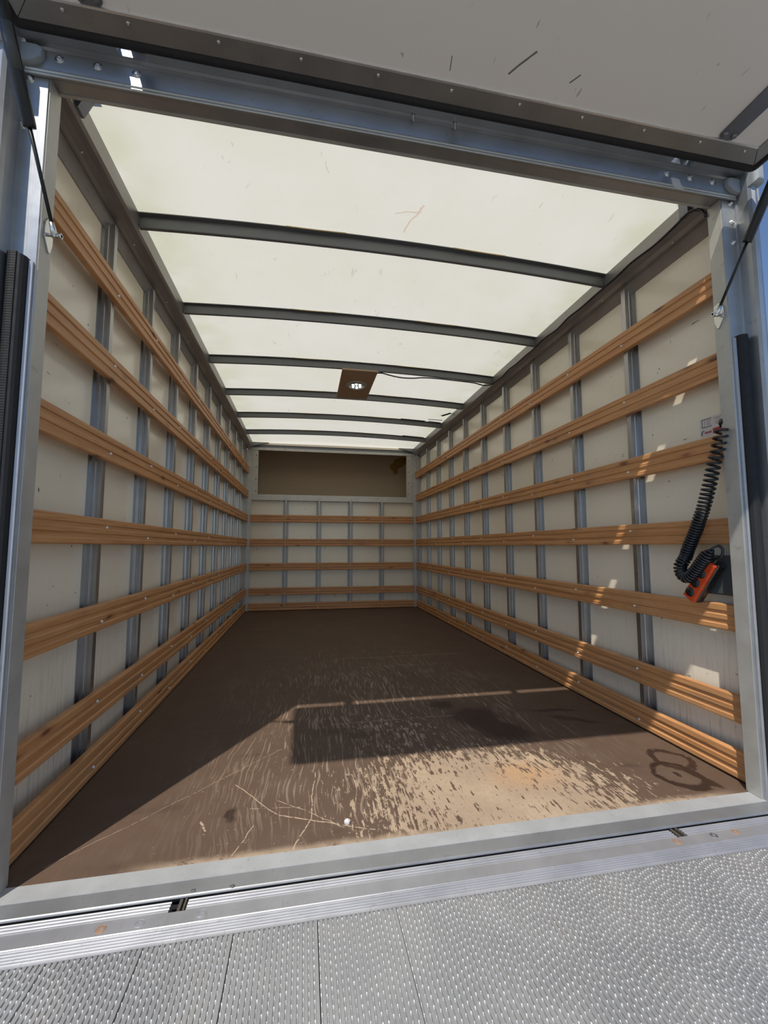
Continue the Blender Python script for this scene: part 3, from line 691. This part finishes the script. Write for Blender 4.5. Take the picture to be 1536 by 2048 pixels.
# underframe carrying the platform, seen in the gap
b = B(); box(b, -1.0, 1.0, -1.5, -.16, -.075, -.047, .004); box(b, -.70, -.60, -.6, .3, -.30, -.105, .01); box(b, .60, .70, -.6, .3, -.30, -.105, .01)
box(b, -.70, -.60, -.6, -.2, -.12, -.070, .004); box(b, .60, .70, -.6, -.2, -.12, -.070, .004)
make('lift_arm', b, M['gaptone'], pf)

# ---------------------------------------------------------------- gas struts
def strut(s, label):
    A = Vector((s*.977, -.018, 1.520)); E_ = Vector((s*.985, -.268, 1.925))
    d = (E_-A); Lg = d.length; d.normalize()
    root = empty('gas_strut', A)
    tag(root, label, 'gas strut')
    P = lambda t: A + d*t
    b = B(); tube(b, [P(.018), P(.22)], .0042, 10); make('rod', b, M['strut_black'], root)
    b = B(); tube(b, [P(.205), P(.2055), P(.212), P(Lg-.02), P(Lg-.015)], [.006, .0124, .0132, .0132, .008], 16); make('cylinder', b, M['strut_black'], root)
    b = B(); tube(b, [P(-.006), P(.004), P(.028)], [.0065, .0075, .0055], 10); tube(b, [A-Vector((s*.016, 0, 0)), A+Vector((s*.020, 0, 0))], .0042, 10); tube(b, [A-Vector((s*.016, 0, 0)), A-Vector((s*.011, 0, 0))], .0065, 8)
    make('ball_joint', b, M['steel'], root)
    b = B(); tube(b, [P(Lg-.022), P(Lg)], .006, 10); tube(b, [E_, E_+Vector((0, 0, .020))], .005, 8); make('upper_joint', b, M['steel'], root)
    xa = s*.9955
    pts = [(-.016, 1.566), (.003, 1.560), (.004, 1.505), (-.004, 1.480), (-.010, 1.478), (-.030, 1.510), (-.030, 1.545)]
    b = B(); prism(b, pts, 0, min(xa, xa-s*.004), max(xa, xa-s*.004)); bmesh.ops.bevel(b, geom=b.edges[:], offset=.0008, segments=1, affect='EDGES'); make('bracket', b, M['steel'], root)
    if s < 0:
        b = B(); q = Vector((s*-.0, -.0126, .0)); tube(b, [P(.30)+Vector((.0015, -.0022, -.0012)), P(.375)+Vector((.0015, -.0022, -.0012))], .0112, 16); make('label_wrap', b, M['grey_box'], root)
    return root
strut(-1, 'left gas strut, black cylinder with grey label, propping the flap door')
strut(1, 'right gas strut, black cylinder in front of blue sky')

# ---------------------------------------------------------------- ceiling light on its board
lt = empty('ceiling_light', (.012, 2.0, 1.966))
tag(lt, 'round lit lamp with six white points on a brown board under the roof bows', 'lamp')
b = B(); vs = box(b, -.120, .130, 1.695, 2.255, 1.975, 1.9865, .001); make('mounting_board', b, M['brownboard'], lt)
b = B(); c = Vector((.010, 1.955, 1.975)); seg = 28
rings = [[b.verts.new(c+Vector((r*math.cos(2*math.pi*k/seg), r*math.sin(2*math.pi*k/seg), z))) for k in range(seg)] for r, z in ((.080, 0), (.079, -.006), (.070, -.013), (.058, -.014), (.054, -.009), (.052, -.006))]
for a, q in zip(rings, rings[1:]):
    for k in range(seg): b.faces.new((a[k], a[(k+1) % seg], q[(k+1) % seg], q[k])).smooth = True
b.faces.new(rings[-1]); make('lamp_housing', b, M['lamp_ring'], lt)
for k in range(6):
    a = math.radians(60*k+20); cc = c+Vector((.030*math.cos(a), .034*math.sin(a), -.008)); b = B()
    q = bmesh.ops.create_icosphere(b, subdivisions=2, radius=.0085); bmesh.ops.translate(b, vec=cc, verts=q['verts']); make('led', b, M['led'], lt, smooth=True, org=cc)

# supply cable: along the right cant rail, then under the third bow to the lamp
def smooth_path(P, n_=8):
    P = [Vector(p) for p in P]; out = []
    for i in range(len(P)-1):
        p0, p1, p2, p3 = P[max(i-1, 0)], P[i], P[i+1], P[min(i+2, len(P)-1)]
        for j in range(n_):
            t = j/n_; out.append(.5*((2*p1)+(-p0+p2)*t+(2*p0-5*p1+4*p2-p3)*t*t+(-p0+3*p1-3*p2+p3)*t**3))
    out.append(P[-1]); return out
cp = [(.990, .006, 1.890), (.985, .02, 1.925), (.975, .05, 1.942), (.978, .085, 1.944), (.984, .13, 1.944)]
y = .22; i = 0
while y < 1.60:
    cp.append((.9840+(.003 if i % 3 == 0 else -.002), y, 1.944+(.004 if i % 2 else -.002))); y += .11; i += 1
cp += [(.982, 1.62, 1.942), (.972, 1.67, 1.938), (.93, 1.70, 1.938), (.89, 1.705, 1.946), (.84, 1.706, 1.955), (.70, 1.708, 1.962), (.56, 1.708, 1.967), (.46, 1.708, 1.965), (.38, 1.708, 1.955), (.29, 1.710, 1.955), (.21, 1.712, 1.968), (.165, 1.718, 1.980), (.131, 1.73, 1.983)]
b = B(); tube(b, smooth_path(cp, 5), .0046, 8)
tag(make('power_cable', b, M['blackpl'], smooth=True), 'thin black cable clipped along the right cant rail towards the lamp', 'cable')

# ---------------------------------------------------------------- hand control on its coiled cord
rc = empty('hand_control', (1.0, .11, .63))
tag(rc, 'orange and black hand control hanging on a coiled black cord by the right post', 'remote control')
u = Vector((0, -.088, .122)).normalized()          # long axis, upwards
v_ = Vector((.0, u.z, -u.y))                       # across, towards +y
ctr = Vector((.992, .1085, .634))
def rc_box(w0, w1, l, xa, xb, bev, name, mat, taper=.92):
    b = B(); vs = box(b, xa, xb, w0, w1, -l/2, l/2, bev, seg=3)
    for v in b.verts:
        co = v.co.copy(); t = (co.z/l+.5); k = 1-(1-taper)*t
        v.co = ctr + Vector((co.x, 0, 0)) + v_*(co.y*k) + u*co.z
    return make(name, b, mat, rc, smooth=False)
rc_box(-.024, .024, .160, -.016, .000, .006, 'front_shell', M['orange'])
rc_box(-.0245, .0245, .164, .000, .030, .007, 'rear_shell', M['blackpl'])
for t in (-.052, -.012, .028):
    b = B(); c = ctr + u*t + Vector((-.0160, 0, 0)) + v_*.004; seg = 18
    rings = [[b.verts.new(c + Vector((dx, 0, 0)) + (v_*math.cos(2*math.pi*k/seg)+u*math.sin(2*math.pi*k/seg))*r) for k in range(seg)] for r, dx in ((.0165, 0), (.0160, -.002), (.0138, -.0022), (.0128, -.0042), (.006, -.0050))]
    for a, q in zip(rings, rings[1:]):
        for k in range(seg): b.faces.new((a[k], a[(k+1) % seg], q[(k+1) % seg], q[k])).smooth = True
    b.faces.new(rings[-1]); make('button', b, M['blackpl'], rc)
path = [(-.004, 1.136), (.003, 1.114), (.010, 1.091), (.017, 1.063), (.029, 1.036), (.039, 1.003), (.049, .970), (.059, .941), (.069, .912), (.082, .878), (.095, .849), (.110, .814), (.129, .779), (.148, .743), (.162, .711), (.171, .685), (.170, .661), (.155, .645), (.133, .649), (.113, .667), (.095, .688), (.078, .708), (.060, .728), (.047, .742)]
ctrl = smooth_path([(.985 - (.012 if i > 14 else .0), p[0], p[1]) for i, p in enumerate(path)], 10)
cum = [0.0]
for a, q in zip(ctrl, ctrl[1:]): cum.append(cum[-1]+(q-a).length)
T = cum[-1]
def at(sv):
    sv = max(0, min(T-1e-6, sv)); lo = 0
    for i in range(len(cum)-1):
        if cum[i+1] >= sv: lo = i; break
    f = (sv-cum[lo])/max(1e-9, cum[lo+1]-cum[lo]); return ctrl[lo].lerp(ctrl[lo+1], f), (ctrl[min(lo+2, len(ctrl)-1)]-ctrl[max(lo-1, 0)]).normalized()
pts = []; sv = 0.0; ang = 0.0; step = math.radians(20)
def pitch(t):                                      # stretched at the top, closed at the bend
    return .022 if t < .10 else .022-(t-.10)/.38*.0125 if t < .48 else .0095
while sv < T:
    p, t = at(sv); a = t.cross(Vector((1, 0, 0))).normalized(); c_ = t.cross(a).normalized()
    rad = .0175 if sv < T*.95 else .0175*(T-sv)/(T*.05)+.003
    pts.append(p + (a*math.cos(ang)+c_*math.sin(ang))*rad)
    ang += step; sv += pitch(sv/T)*step/(2*math.pi)
b = B(); tube(b, [(1.004, .008, 1.150), (.998, .004, 1.140)] + pts, .0043, 7); make('coiled_cord', b, M['blackpl'], rc, smooth=True)
b = B(); tail = smooth_path([pts[-1], Vector((.980, .040, .752)), Vector((.984, .030, .754)), Vector((.988, .024, .742)), Vector((.990, .030, .722)), Vector((.992, .050, .708)), Vector((.993, .062, .698))], 6)
tube(b, tail, [.0042]*(len(tail)-8)+[.0042+.0007*i for i in range(8)], 10); make('cord_tail', b, M['blackpl'], rc, smooth=True)
b = B(); tube(b, [(1.012, .004, 1.180), (1.010, .006, 1.172), (1.008, .008, 1.158), (1.004, .009, 1.148)], [.008, .0155, .0155, .009], 12); make('cord_gland', b, M['blackpl'], rc, smooth=True)

b = B(); box(b, 1.040, 1.0795, .012, .150, .588, .722, .003)
box(b, 1.036, 1.041, .012, .146, .592, .718, .002)
tag(make('junction_box', b, M['grey_box']), 'plain dark grey plastic box on the right wall behind the orange hand control', 'box')

# sticker above the third slat
stk = empty('safety_sticker', (1.0790, .09, 1.186)); tag(stk, 'small white and red printed sticker on the right wall behind the cord', 'sticker')
xw = 1.0796
def decal(name, y0, y1, z0, z1, m, th=.0004, lift=.0): 
    b = B(); box(b, xw-th-lift, xw-lift, y0, y1, z0, z1); return make(name, b, m, stk)
decal('paper', .022, .158, 1.153, 1.222, M['white'])
decal('red_panel', .022, .109, 1.158, 1.176, M['red'], lift=.0004)
for z in (1.2145, 1.186): decal('black_line', .112, .150, z, z+.0022, M['ink'], lift=.0004)
decal('black_line', .148, .150, 1.186, 1.2165, M['ink'], lift=.0004); decal('grey_line', .139, .1400, 1.188, 1.2145, M['inkgrey'], lift=.0004)
for i, (z, a, c_) in enumerate(((1.2085, .114, .134), (1.2035, .116, .132), (1.1985, .118, .133), (1.1935, .114, .130), (1.2125, .075, .106), (1.2065, .078, .098), (1.198, .070, .100), (1.191, .068, .098))):
    x_ = a
    while x_ < c_: 
        w_ = random.uniform(.0025, .0055); decal('print', x_, min(x_+w_, c_), z-.0009, z+.0009, M['inkgrey'], lift=.0004); x_ += w_+.0012
b = B(); tube(b, [(xw-.0006, .152, 1.160), (xw-.0006, .1515, 1.168), (xw-.0006, .147, 1.1755), (xw-.0006, .141, 1.1765)], [.0022, .0024, .0018, .0008], 6); make('emblem', b, M['inkgrey'], stk)
x_ = .114
while x_ < .139:
    decal('red_print', x_, x_+.0028, 1.1625, 1.1625+random.uniform(.006, .009), M['red'], lift=.0004); x_ += .0038

# loose nut on the floor
b = B(); prism(b, [(-.232+.009*math.cos(math.pi*k/3), .080+.009*math.sin(math.pi*k/3)) for k in range(6)], 2, .0002, .0082)
bmesh.ops.bevel(b, geom=b.edges[:], offset=.001, segments=1, affect='EDGES')
dome(b, (-.232, .080, .0080), (0, 0, 1), .0055, .003, 12)
tag(make('loose_bolt', b, M['white']), 'small pale hexagon bolt lying on the worn floor near the sill', 'bolt')
